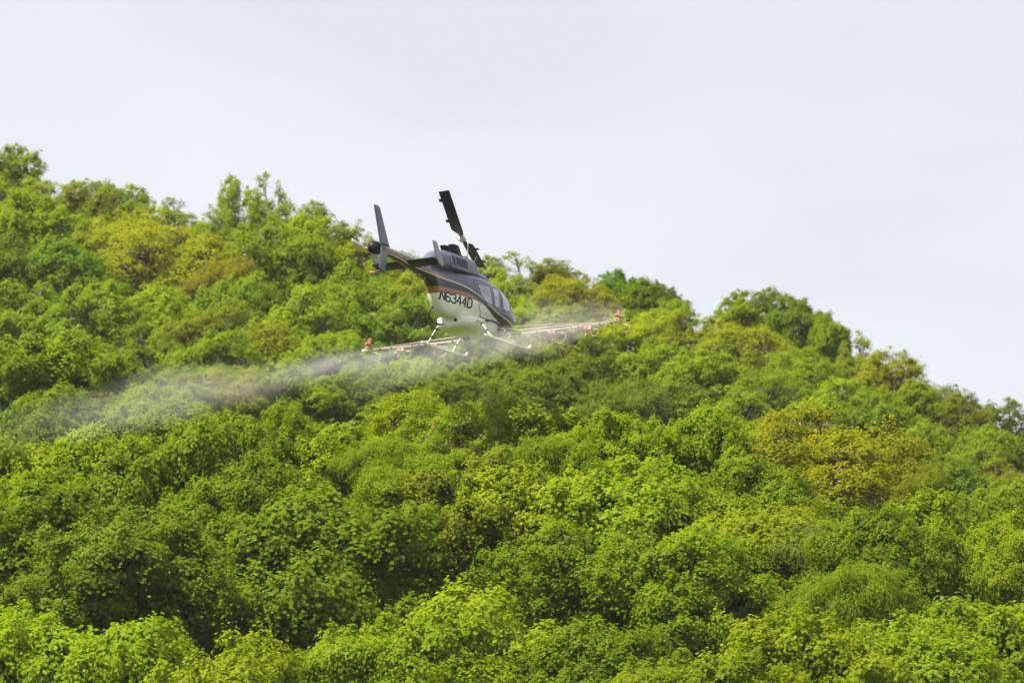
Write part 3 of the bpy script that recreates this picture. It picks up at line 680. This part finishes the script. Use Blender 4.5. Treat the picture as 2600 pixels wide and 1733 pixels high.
def lettering(side, x0, mirror):
    bm = bmesh.new()
    for ch_i, ch in enumerate('N6344D'):
        pp = letters(ch, x0 + (-1 if mirror else 1) * ch_i * .258, -1.66 - .045 * ch_i * .258 * 1, .315, .258, -.045, mirror)
        for po, k in pp:
            b2 = conform([po], side, .004 + .0015 * k, step=.06); m_ = bpy.data.meshes.new('q'); b2.to_mesh(m_); b2.free(); bm.from_mesh(m_); bpy.data.meshes.remove(m_)
    return bm
part('registration_number', lettering(1, -1.88, False), M_INK, smooth=False)['label'] = 'black registration lettering reading N6344D'
part('registration_number', lettering(-1, -.30, True), M_INK, smooth=False)['label'] = 'black registration lettering on the port side'

# ---- panels and vents on the cowling
def rect(x0, x1, z0, z1): return [(x0, z0), (x1, z0), (x1, z1), (x0, z1)]
for side in (1, -1):
    fl = part('intake_filter', conform([rounded(rect(-1.42, -.16, -.54, -.14), .04)], side, .035, BV_C), M_SLATE, sharp=40)
    for x0 in (-1.36, -1.12, -.97, -.82, -.67, -.52):
        part('vent_slot', conform([rect(x0, x0 + (.15 if x0 < -1.3 else .115), -.46, -.20)], side, .040, BV_C), M_BLACK, fl, smooth=False)  # proud black panels; the colour stands for the darkness inside the recessed vents
    part('underside_shade', conform([rect(-1.1, -.10, -.575, -.545)], side, .05, BV_C), M_DARK, fl, smooth=False)  # dark strip painted in for the shade under the filter box
    part('fuel_vent', conform([rect(-1.02, -.93, -.70, -.62)], side, .006, BV_F), M_BLACK, smooth=False)
    part('panel_seam', conform([rect(-2.2, .9, -.765, -.755)], side, .003, BV_F), M_DARK, smooth=False)
    part('panel_seam', conform([rect(.02, .03, -.75, -.52)], side, .003, BV_F), M_DARK, smooth=False)
def rounded_box(c_, size, bev=.03, rot=None):
    bm = bmesh.new(); mt = Matrix.Translation(c_) @ (rot or Matrix()) @ Matrix.Diagonal((*size, 1))
    bmesh.ops.create_cube(bm, size=1, matrix=mt); bmesh.ops.bevel(bm, geom=bm.edges[:], offset=bev, segments=3, affect='EDGES', profile=.6); return bm
for y_ in (-.15, .15):
    ex = loft([[(-.62 - q * .9 + .20 * cx_, y_ + .12 * cy_, q) for cx_, cy_ in [(math.copysign(abs(math.cos(a_)) ** .6, math.cos(a_)), math.copysign(abs(math.sin(a_)) ** .6, math.sin(a_))) for a_ in np.linspace(0, 2 * math.pi, 20, endpoint=False)]] for q in (-.05, .06, .16, .25)])
    part('exhaust_stack', ex, M_EXH, sharp=50)
wc = bmesh.new(); tube_into(wc, [(1.45, 0, -.47), (1.62, 0, -.36), (1.84, 0, -.27), (1.90, 0, -.16)], [.045, .055, .045, .02], 6); tube_into(wc, [(1.70, 0, -.60), (1.74, 0, -.42), (1.80, 0, -.22)], [.02, .025, .02], 6)
part('wire_cutter', wc, M_BLACK)
an = bmesh.new(); tube_into(an, [(.55, -.1, -.1), (.75, -.12, -.38 + .55)], [.012, .004], 5); 
part('whip_antenna', an, M_STEEL)
an = bmesh.new(); tube_into(an, [(-1.9, 0, -1.55), (-2.1, 0, -1.72)], [.012, .006], 5); part('blade_antenna', an, M_STEEL)
for xa in (-2.55, -2.9):
    part('boom_step', rounded_box((xa, -.05, -.53 - .52 + (.06 if xa < -2.7 else 0)), (.10, .012, .06), .003), M_STEEL)

# ---- tail
def plate(side_outline, y0, y1, thick_mid=None):
    """fin with a lens section: outline in x z, between y0 and y1"""
    bm = bmesh.new(); m = len(side_outline); cy_ = (y0 + y1) / 2
    cx = sum(p[0] for p in side_outline) / m; cz = sum(p[1] for p in side_outline) / m
    edge = [bm.verts.new((x, cy_, z)) for x, z in side_outline]
    for yy in (y0, y1):
        inn = [bm.verts.new((x + (cx - x) * .28, yy, z + (cz - z) * .10)) for x, z in side_outline]
        for k in range(m): bm.faces.new((edge[k], edge[(k + 1) % m], inn[(k + 1) % m], inn[k]))
        bm.faces.new(inn)
    return bm
fin_up = [(-4.78, -.48), (-5.46, .70), (-5.55, .735), (-5.78, .70), (-5.36, -.50)]
fin_lo = [(-4.78, -.485), (-5.36, -.505), (-5.52, -1.22), (-5.44, -1.30), (-5.17, -1.34)]
vf = part('vertical_fin', plate(fin_up, -.075, -.005), M_SLATE, smooth=False)
part('lower_fin', plate(fin_lo, -.075, -.005), M_SLATE, vf, smooth=False)
lt = bmesh.new(); tube_into(lt, [(-5.38, -.04, -1.25), (-5.50, .08, -1.34), (-5.62, .16, -1.37)], [.012, .010, .010], 5); part('tail_guard', lt, M_STEEL)
lt = bmesh.new(); bmesh.ops.create_uvsphere(lt, u_segments=10, v_segments=8, radius=.055, matrix=Matrix.Translation((-5.62, .16, -1.37))); part('tail_light', lt, M_LENS)
gb = [(-4.95, .06, -.60, .10), (-5.1, .13, -.56, .17), (-5.25, .18, -.545, .205), (-5.42, .2, -.54, .20), (-5.55, .2, -.54, .13), (-5.6, .2, -.54, .04)]
gbm = loft([[(x, y + r_ * math.cos(a_), z + r_ * math.sin(a_)) for a_ in np.linspace(0, 2 * math.pi, 16, endpoint=False)] for x, y, z, r_ in gb])
part('tail_gearbox', gbm, M_BLACK)
HR = Vector((-5.34, .52, -.53))
tr_ = bmesh.new(); tube_into(tr_, [(-5.32, .2, -.54), (-5.34, .40, -.535), tuple(HR + Vector((0, .06, 0)))], [.06, .045, .03], 8)
tr = part('tail_rotor', tr_, M_STEEL)
for sg in (1, -1):
    yk = bmesh.new(); ang = R(172)
    d_ = Vector((math.cos(ang), 0, math.sin(ang))) * sg; w_ = Vector((0, 1, 0)).cross(d_)
    rings = []
    for q, ch_, th in ((.05, .05, .03), (.16, .05, .03), (.22, .13, .02), (.80, .13, .014), (.83, .11, .006)):
        c_ = HR + d_ * q; rings.append([c_ + w_ * (ch_ * .5 * math.cos(a_)) + Vector((0, 1, 0)) * (th * math.sin(a_) + ch_ * .10 * math.cos(a_)) for a_ in np.linspace(0, 2 * math.pi, 10, endpoint=False)])
    part('tail_rotor_blade', loft(rings), M_ALU, tr)
hs = bmesh.new(); rings = []
for y_ in (-1.07, -.5, 0, .5, 1.07):
    rings.append([(-3.62 + .30 * math.cos(a_), y_, -.80 + .045 * math.sin(a_) - .055 * math.cos(a_)) for a_ in np.linspace(0, 2 * math.pi, 14, endpoint=False)])
st = part('horizontal_stabilizer', loft(rings), M_BLACK)
for y_ in (-1.09, 1.09):
    part('end_plate', plate([(-3.24, -.86), (-3.34, -.95), (-3.56, -.90), (-3.86, -.55), (-3.98, -.22), (-3.74, -.20)], y_ - .022, y_ + .022), M_PLATE, st, smooth=False)

# ---- rotor
ms = bmesh.new(); tube_into(ms, [(0, 0, -.06), (.0, 0, .0), (.05, 0, .60)], [.08, .034, .030], 12); mast = part('mast', ms, M_PIPE)
sp_ = bmesh.new(); bmesh.ops.create_cone(sp_, cap_ends=True, segments=18, radius1=.20, radius2=.16, depth=.06, matrix=Matrix.Translation((.0, 0, .03))); part('swashplate', sp_, M_STEEL, mast)
HUB = Vector((.055, 0, .63)); DT, CO = R(2.4), R(3.2)
th_ = R(-22.6)
tilt = Matrix.Rotation(DT, 3, 'Y')     # disc tipped forward
def blade_frame(az):                   # az from forward towards starboard
    d_ = Vector((math.cos(az), -math.sin(az), 0)); d_ = (d_ * math.cos(CO) + Vector((0, 0, 1)) * math.sin(CO)); d_ = tilt @ d_
    lead = tilt @ Vector((math.sin(az), math.cos(az), 0))   # counter clockwise from above: leading side
    return d_.normalized(), lead, d_.cross(lead).normalized()
hd = bmesh.new(); d_, ld, nn = blade_frame(th_)
tube_into(hd, [HUB - d_ * .42 + Vector((0, 0, .02)), HUB, HUB + d_ * .42 + Vector((0, 0, .02))], [.05, .085, .05], 10)
tube_into(hd, [HUB - Vector((0, 0, .09)), HUB + Vector((0, 0, .10))], [.10, .07], 12)
tube_into(hd, [HUB - ld * .20 - Vector((0, 0, .02)), HUB + ld * .20 + Vector((0, 0, .02))], [.025, .025], 8)
head = part('rotor_head', hd, M_STEEL)
for k, az in enumerate((th_, th_ + math.pi)):
    d_, ld, nn = blade_frame(az); rings = []
    for q, le, te, tk in ((.30, .06, .06, .04), (.55, .08, .08, .04), (.80, .085, .17, .032), (1.05, .085, .245, .024), (5.06, .085, .245, .018), (5.08, .07, .23, .006)):
        c_ = HUB + d_ * q; m = (le - te) / 2; hw = (le + te) / 2
        rings.append([c_ + ld * (m + hw * math.cos(a_)) + nn * (tk * math.sin(a_) * (1 if math.cos(a_) > 0 else .6) + .02 * math.cos(a_)) for a_ in np.linspace(0, 2 * math.pi, 14, endpoint=False)])
    bl = part('rotor_blade', loft(rings), M_BLACK)
    for q in (1.9, 4.1):
        tb = bmesh.new(); c_ = HUB + d_ * q - ld * .28
        vs_ = [c_ + d_ * a_ + ld * b_ + nn * e_ for a_ in (-.16, .16) for b_ in (-.05, .06) for e_ in (-.004, .004)]
        q8 = [tb.verts.new(v) for v in vs_]
        for fa in ((0, 1, 3, 2), (4, 6, 7, 5), (0, 4, 5, 1), (2, 3, 7, 6), (0, 2, 6, 4), (1, 5, 7, 3)): tb.faces.new([q8[i] for i in fa])
        part('trim_tab', tb, M_BLACK, bl, smooth=False)
for sg in (1, -1):
    pl_ = bmesh.new(); tube_into(pl_, [(0, sg * .20, .02), (.04, sg * .20, .60)], [.014, .014], 6); pk = part('pitch_link', pl_, M_PIPE)
    hn = bmesh.new(); tube_into(hn, [(.04, sg * .22, .60), (.10, sg * .12, .62), (.10, sg * .05, .63)], [.022, .026, .03], 6); part('pitch_horn', hn, M_STEEL, pk)

# ---- landing gear
SKZ = -2.66
for sg in (-1, 1):
    y_ = sg * 1.12
    sk = bmesh.new(); tube_into(sk, [(-.66, y_, SKZ + .01), (-.5, y_, SKZ), (1.95, y_, SKZ), (2.14, y_, SKZ + .005), (2.26, y_, SKZ + .05), (2.37, y_, SKZ + .14)], [.038, .042, .042, .042, .042, .045], 10)
    skid = part('skid', sk, M_ALU)
    sh = bmesh.new(); tube_into(sh, [(.1, y_, SKZ - .030), (1.2, y_, SKZ - .030)], [.026, .026], 6); part('wear_shoe', sh, M_DARK, skid)
for x_ in (-.26, 1.39):
    ct = bmesh.new(); pts = [(x_, sg_ * a_, z) for sg_, a_, z in ((-1, 1.12, SKZ), (-1, 1.03, -2.52), (-1, .88, -2.30), (-1, .72, -2.12), (-1, .52, -2.03), (-1, .25, -2.00), (1, .25, -2.00), (1, .52, -2.03), (1, .72, -2.12), (1, .88, -2.30), (1, 1.03, -2.52), (1, 1.12, SKZ))]
    tube_into(ct, pts, [.036] * len(pts), 10); ctb = part('cross_tube', ct, M_ALU)
    for sg in (-1, 1):
        for a_, z in ((.80, -2.20), (.97, -2.43)):
            cl = bmesh.new(); dv = Vector((0, sg * .15, -.23)).normalized(); tube_into(cl, [Vector((x_, sg * a_, z)) - dv * .03, Vector((x_, sg * a_, z)) + dv * .03], [.047, .047], 10); part('clamp', cl, M_DARK, ctb)
        so = bmesh.new(); tube_into(so, [(x_ - .06, sg * 1.12, SKZ), (x_ + .06, sg * 1.12, SKZ)], [.055, .055], 10); part('saddle', so, M_ALU, ctb)

# ---- belly tank
TK = [(-.86, -2.03, -2.24, -2.10, .30, 4, 2.5), (-.83, -1.99, -2.32, -2.08, .42, 6, 2.6), (-.70, -1.97, -2.38, -2.07, .54, 8, 2.5), (-.42, -1.965, -2.45, -2.06, .625, 9, 2.3), (0, -1.96, -2.50, -2.06, .645, 9, 2.2), (.5, -1.96, -2.49, -2.06, .635, 9, 2.2), (1.0, -1.96, -2.42, -2.06, .59, 9, 2.3), (1.3, -1.96, -2.33, -2.06, .52, 8, 2.4), (1.42, -1.98, -2.22, -2.06, .42, 5, 2.4)]
tank = part('spray_tank', loft([section(*q) for q in smooth_stations(TK)]), M_CREAM, sharp=50)
cpb = bmesh.new(); bmesh.ops.create_cone(cpb, cap_ends=True, segments=14, radius1=.10, radius2=.12, depth=.10, matrix=Matrix.Translation((.2, 0, -2.53))); part('tank_sump', cpb, M_BLACK, tank)
sm = bmesh.new(); tube_into(sm, [(-.80, -.20, -2.12), (-.89, -.20, -2.12)], [.05, .05], 10); part('filler_cap', sm, M_DARK, tank)
hz = bmesh.new(); hp = [(-1.68, .06, -1.78), (-1.86, .12, -1.86), (-1.95, .16, -2.02), (-1.84, .20, -2.18), (-1.55, .22, -2.27), (-1.1, .25, -2.25), (-.78, .28, -2.2)]
tube_into(hz, hp, [.03] * len(hp), 8); part('hose', hz, M_HOSE)
hz = bmesh.new(); tube_into(hz, [(1.38, -.35, -2.1), (1.7, -.45, -2.04), (2.05, -.52, -2.02), (2.35, -.50, -1.98)], [.04] * 4, 8); part('hose', hz, M_HOSE)
hz = bmesh.new(); tube_into(hz, [(.2, -.70, -2.02), (.55, -.73, -1.98), (.95, -.70, -1.99), (1.3, -.62, -2.03), (1.7, -.5, -2.08)], [.03] * 5, 8); part('hose', hz, M_DARK)
pm = rounded_box((2.15, -.15, -2.04), (.34, .30, .22), .04); part('spray_pump', pm, M_ALU, sharp=50)
pm = rounded_box((2.32, -.33, -1.98), (.16, .14, .16), .03); part('landing_light', pm, M_ALU, sharp=50)

# ---- spray booms
BX, BZ, BH = 2.12, -2.14, 4.64
for sg in (-1, 1):     # sg -1 starboard (y negative)
    bb = bmesh.new(); tube_into(bb, [(BX, 0 + sg * .01, BZ - .02), (BX, sg * 2.3, BZ - .01), (BX, sg * BH, BZ + .02)], [.028, .026, .021], 10)
    sb = part('spray_boom', bb, M_BOOM)
    br = bmesh.new(); tube_into(br, [(.83, sg * .62, -2.30), (1.55, sg * 2.6, -2.18), (BX - .03, sg * 4.25, BZ + .03)], [.017, .015, .012], 8); part('boom_brace', br, M_BOOM, sb)
    if sg < 0:
        br = bmesh.new(); tube_into(br, [(1.6, -.5, -1.98), (1.9, -2.2, -2.02), (BX, -3.6, BZ + .05)], [.010, .009, .008], 6); part('boom_brace', br, M_BOOM, sb)
    cpz = bmesh.new(); tube_into(cpz, [(BX, sg * BH, BZ + .02), (BX, sg * (BH + .10), BZ + .02)], [.045, .045], 10); part('boom_cap', cpz, M_DARK if sg < 0 else M_PIPE, sb)
    for q in (.9, 1.5, 2.7, 2.95, 3.7, 4.1):
        cl = bmesh.new(); tube_into(cl, [(BX, sg * (q - .025), BZ), (BX, sg * (q + .025), BZ)], [.045, .045], 8); part('boom_clamp', cl, M_DARK, sb)
    for q in (1.2, 2.6, 3.5):
        x1 = .83 + (BX - .83) * (q - .62) / 3.63
        cl = bmesh.new(); tube_into(cl, [(x1, sg * q, -2.26), (BX, sg * q, BZ)], [.006, .006], 5); part('spacer_rod', cl, M_DARK, sb)
    for ai, q in enumerate((2.10, 3.32, 4.42)):
        up = .16 if ai == 2 else -.17
        c_ = Vector((BX - .16, sg * q, BZ + up))
        bm = bmesh.new(); tube_into(bm, [(BX, sg * q, BZ), (BX - .02, sg * q, BZ + up * .6), tuple(c_ + Vector((.08, 0, 0)))], [.022, .022, .03], 8)
        tube_into(bm, [c_ + Vector((.08, 0, 0)), c_, c_ - Vector((.12, 0, 0)), c_ - Vector((.20, 0, 0))], [.042, .062, .055, .025], 12)
        for k in range(3):        # paddles that the airflow spins
            a_ = R(35 + 120 * k + 25 * ai); e = Vector((0, math.cos(a_), math.sin(a_))); w_ = Vector((.6, -math.sin(a_) * .8, math.cos(a_) * .8))
            v4 = []
            for l_, hw in ((.05, .018), (.10, .036), (.18, .044), (.205, .03)):
                v4.append([bm.verts.new(c_ + Vector((.05, 0, 0)) + e * l_ + w_ * hw * s_ + Vector((t_, 0, 0))) for s_, t_ in ((-1, -.006), (1, -.006), (1, .006), (-1, .006))])
            for r0, r1 in zip(v4, v4[1:]):
                for i in range(4): bm.faces.new((r0[i], r0[(i + 1) % 4], r1[(i + 1) % 4], r1[i]))
            bm.faces.new(v4[0][::-1]); bm.faces.new(v4[-1])
        part('rotary_atomizer', bm, M_RED, sb, sharp=45)
        lp = bmesh.new(); wd = .26 if ai == 0 else .16
        cl_ = [(BX, sg * q + wd * .9 * math.cos(a_) - .18, BZ - .16 + (.20 + .10 * (ai == 0)) * math.sin(a_)) for a_ in np.linspace(0, -math.pi, 10)]
        cl_ = [(BX, cl_[0][1], BZ)] + cl_ + [(BX - .08, sg * q, BZ - .12 if ai < 2 else BZ - .05)]
        tube_into(lp, cl_, [.010] * len(cl_), 6); part('feed_hose', lp, M_YHOSE, sb)

# ================================================================ SPRAY drifting behind the booms
def mist_material(name, length, r0, r1, dens, fade_in, fade_out, seed, sag):
    m = bpy.data.materials.new(name); m.use_nodes = True; t = m.node_tree; t.nodes.clear()
    out = N(t, 'ShaderNodeOutputMaterial'); pv = N(t, 'ShaderNodeVolumePrincipled'); L(t, pv.outputs[0], out.inputs['Volume'])
    pv.inputs['Color'].default_value = (.995, .995, .99, 1); pv.inputs['Anisotropy'].default_value = -.15
    tc = N(t, 'ShaderNodeTexCoord')
    nz = N(t, 'ShaderNodeTexNoise'); nz.inputs['Scale'].default_value = .55; nz.inputs['Detail'].default_value = 2; 
    wm = N(t, 'ShaderNodeMapping'); wm.inputs['Location'].default_value = (seed, seed * 2, 0); wm.inputs['Scale'].default_value = (.45, 1, 1); L(t, tc.outputs['Object'], wm.inputs[0]); L(t, wm.outputs[0], nz.inputs['Vector'])
    sx = N(t, 'ShaderNodeSeparateXYZ'); L(t, tc.outputs['Object'], sx.inputs[0])
    def Mt(op, a_, b_=None, c_=None):
        n_ = N(t, 'ShaderNodeMath', operation=op)
        for i, q in enumerate((a_, b_, c_)):
            if q is None: continue
            if isinstance(q, (int, float)): n_.inputs[i].default_value = q
            else: L(t, q, n_.inputs[i])
        return n_.outputs[0]
    sc = N(t, 'ShaderNodeSeparateColor'); L(t, nz.outputs['Color'], sc.inputs[0])
    uu = Mt('DIVIDE', sx.outputs['X'], length)
    rr = Mt('MULTIPLY_ADD', uu, r1 - r0, r0)
    bow = Mt('MULTIPLY', Mt('MULTIPLY', uu, Mt('SUBTRACT', 1, uu)), sag * 4)
    wy = Mt('MULTIPLY_ADD', Mt('SUBTRACT', sc.outputs[0], .5), min(1.2, r1), sx.outputs['Y'])
    wz = Mt('ADD', Mt('MULTIPLY_ADD', Mt('SUBTRACT', sc.outputs[1], .5), min(1.2, r1), sx.outputs['Z']), bow)
    d2 = Mt('DIVIDE', Mt('ADD', Mt('MULTIPLY', wy, wy), Mt('MULTIPLY', wz, wz)), Mt('MULTIPLY', rr, rr))
    core = Mt('POWER', Mt('MAXIMUM', Mt('SUBTRACT', 1, d2), 0), 1.3)
    def ramp(a_, b_):
        n_ = N(t, 'ShaderNodeMapRange', interpolation_type='SMOOTHSTEP'); n_.inputs['From Min'].default_value = a_; n_.inputs['From Max'].default_value = b_; L(t, uu, n_.inputs['Value']); return n_.outputs[0]
    n2 = N(t, 'ShaderNodeTexNoise'); n2.inputs['Scale'].default_value = .8; n2.inputs['Detail'].default_value = 4; L(t, wm.outputs[0], n2.inputs['Vector'])
    bil = N(t, 'ShaderNodeMapRange'); bil.inputs['From Min'].default_value = .34; bil.inputs['From Max'].default_value = .68; bil.inputs['To Min'].default_value = .28; L(t, n2.outputs['Fac'], bil.inputs['Value'])
    dn = Mt('MULTIPLY', Mt('MULTIPLY', core, bil.outputs[0]), Mt('MULTIPLY', ramp(0, fade_in), ramp(1, fade_out)))
    L(t, Mt('MULTIPLY', dn, dens), pv.inputs['Density'])
    return m
def mist(a_, b_, r0, r1, dens, seed, label, fade_in=.1, fade_out=.5, sag=0., mar=1.25, group=None):
    if not isinstance(a_, Vector): a_, b_ = ray_point(*a_), ray_point(*b_)
    d_ = b_ - a_; ln = d_.length
    q = d_.to_track_quat('X', 'Z'); hr = max(r0, r1) * mar + abs(sag)
    bm = bmesh.new(); bmesh.ops.create_cube(bm, size=1, matrix=Matrix.Translation((ln / 2, 0, 0)) @ Matrix.Diagonal((ln, hr * 2, hr * 2, 1)))
    me = bm_mesh('spray_mist', bm, mist_material('drifting_spray', ln, r0, r1, dens, fade_in, fade_out, seed, sag), False)
    o = bpy.data.objects.new('spray_mist', me); C.objects.link(o); o.location = a_; o.rotation_euler = q.to_euler()
    o['kind'] = 'stuff'; o['label'] = label; o['category'] = 'spray mist'
    if group: o['group'] = group
mist((1595, 790, 256), (1310, 835, 257.5), .35, 1.25, .20, 3, 'white spray mist hanging along the right boom', .10, .75)
mist((1430, 850, 257.5), (810, 1000, 255), .60, .75, .32, 8, 'white band of spray sinking under the skids', .25, .5, sag=-.1)
mist((1040, 884, 260.5), (-120, 1118, 251), .50, 1.15, .19, 14, 'long white spray trail drifting to the left behind the boom', .10, .45)
for i_, (sg, q, nm_) in enumerate(((1, 4.42, 'left boom tip'), (1, 3.32, 'middle of the left boom'), (1, 2.10, 'inner left boom'), (-1, 2.10, 'inner right boom'), (-1, 3.32, 'middle of the right boom'), (-1, 4.42, 'right boom tip'))):
    p_ = P0 + MH.to_3x3() @ Vector((BX - .25, sg * q, BZ - .05))
    mist(p_, p_ - F3 * (6.5 if sg > 0 else 5.0) - Vector((0, 0, 2.0 if sg > 0 else 1.5)),   .08, .55, .55, 20 + 3 * i_, 'fine white spray plume leaving the atomizer at the ' + nm_, .02, .15, group='spray plumes behind the atomizers')


# ================================================================ air: a thin even veil over the whole hillside
hm, t, b = new_mat('thin_haze'); t.nodes.remove(b)
pv = N(t, 'ShaderNodeVolumePrincipled'); pv.inputs['Color'].default_value = (.95, .97, 1, 1); pv.inputs['Density'].default_value = .00004
L(t, pv.outputs[0], t.nodes['Material Output'].inputs['Volume'])
bm = bmesh.new(); bmesh.ops.create_cube(bm, size=1, matrix=Matrix.Translation((0, 270, 49)) @ Matrix.Diagonal((420, 620, 102, 1)))
hz_o = bpy.data.objects.new('haze', bm_mesh('haze', bm, hm, False)); C.objects.link(hz_o); hz_o['kind'] = 'stuff'
hz_o['label'] = 'thin pale haze over the whole hillside'; hz_o['category'] = 'haze'
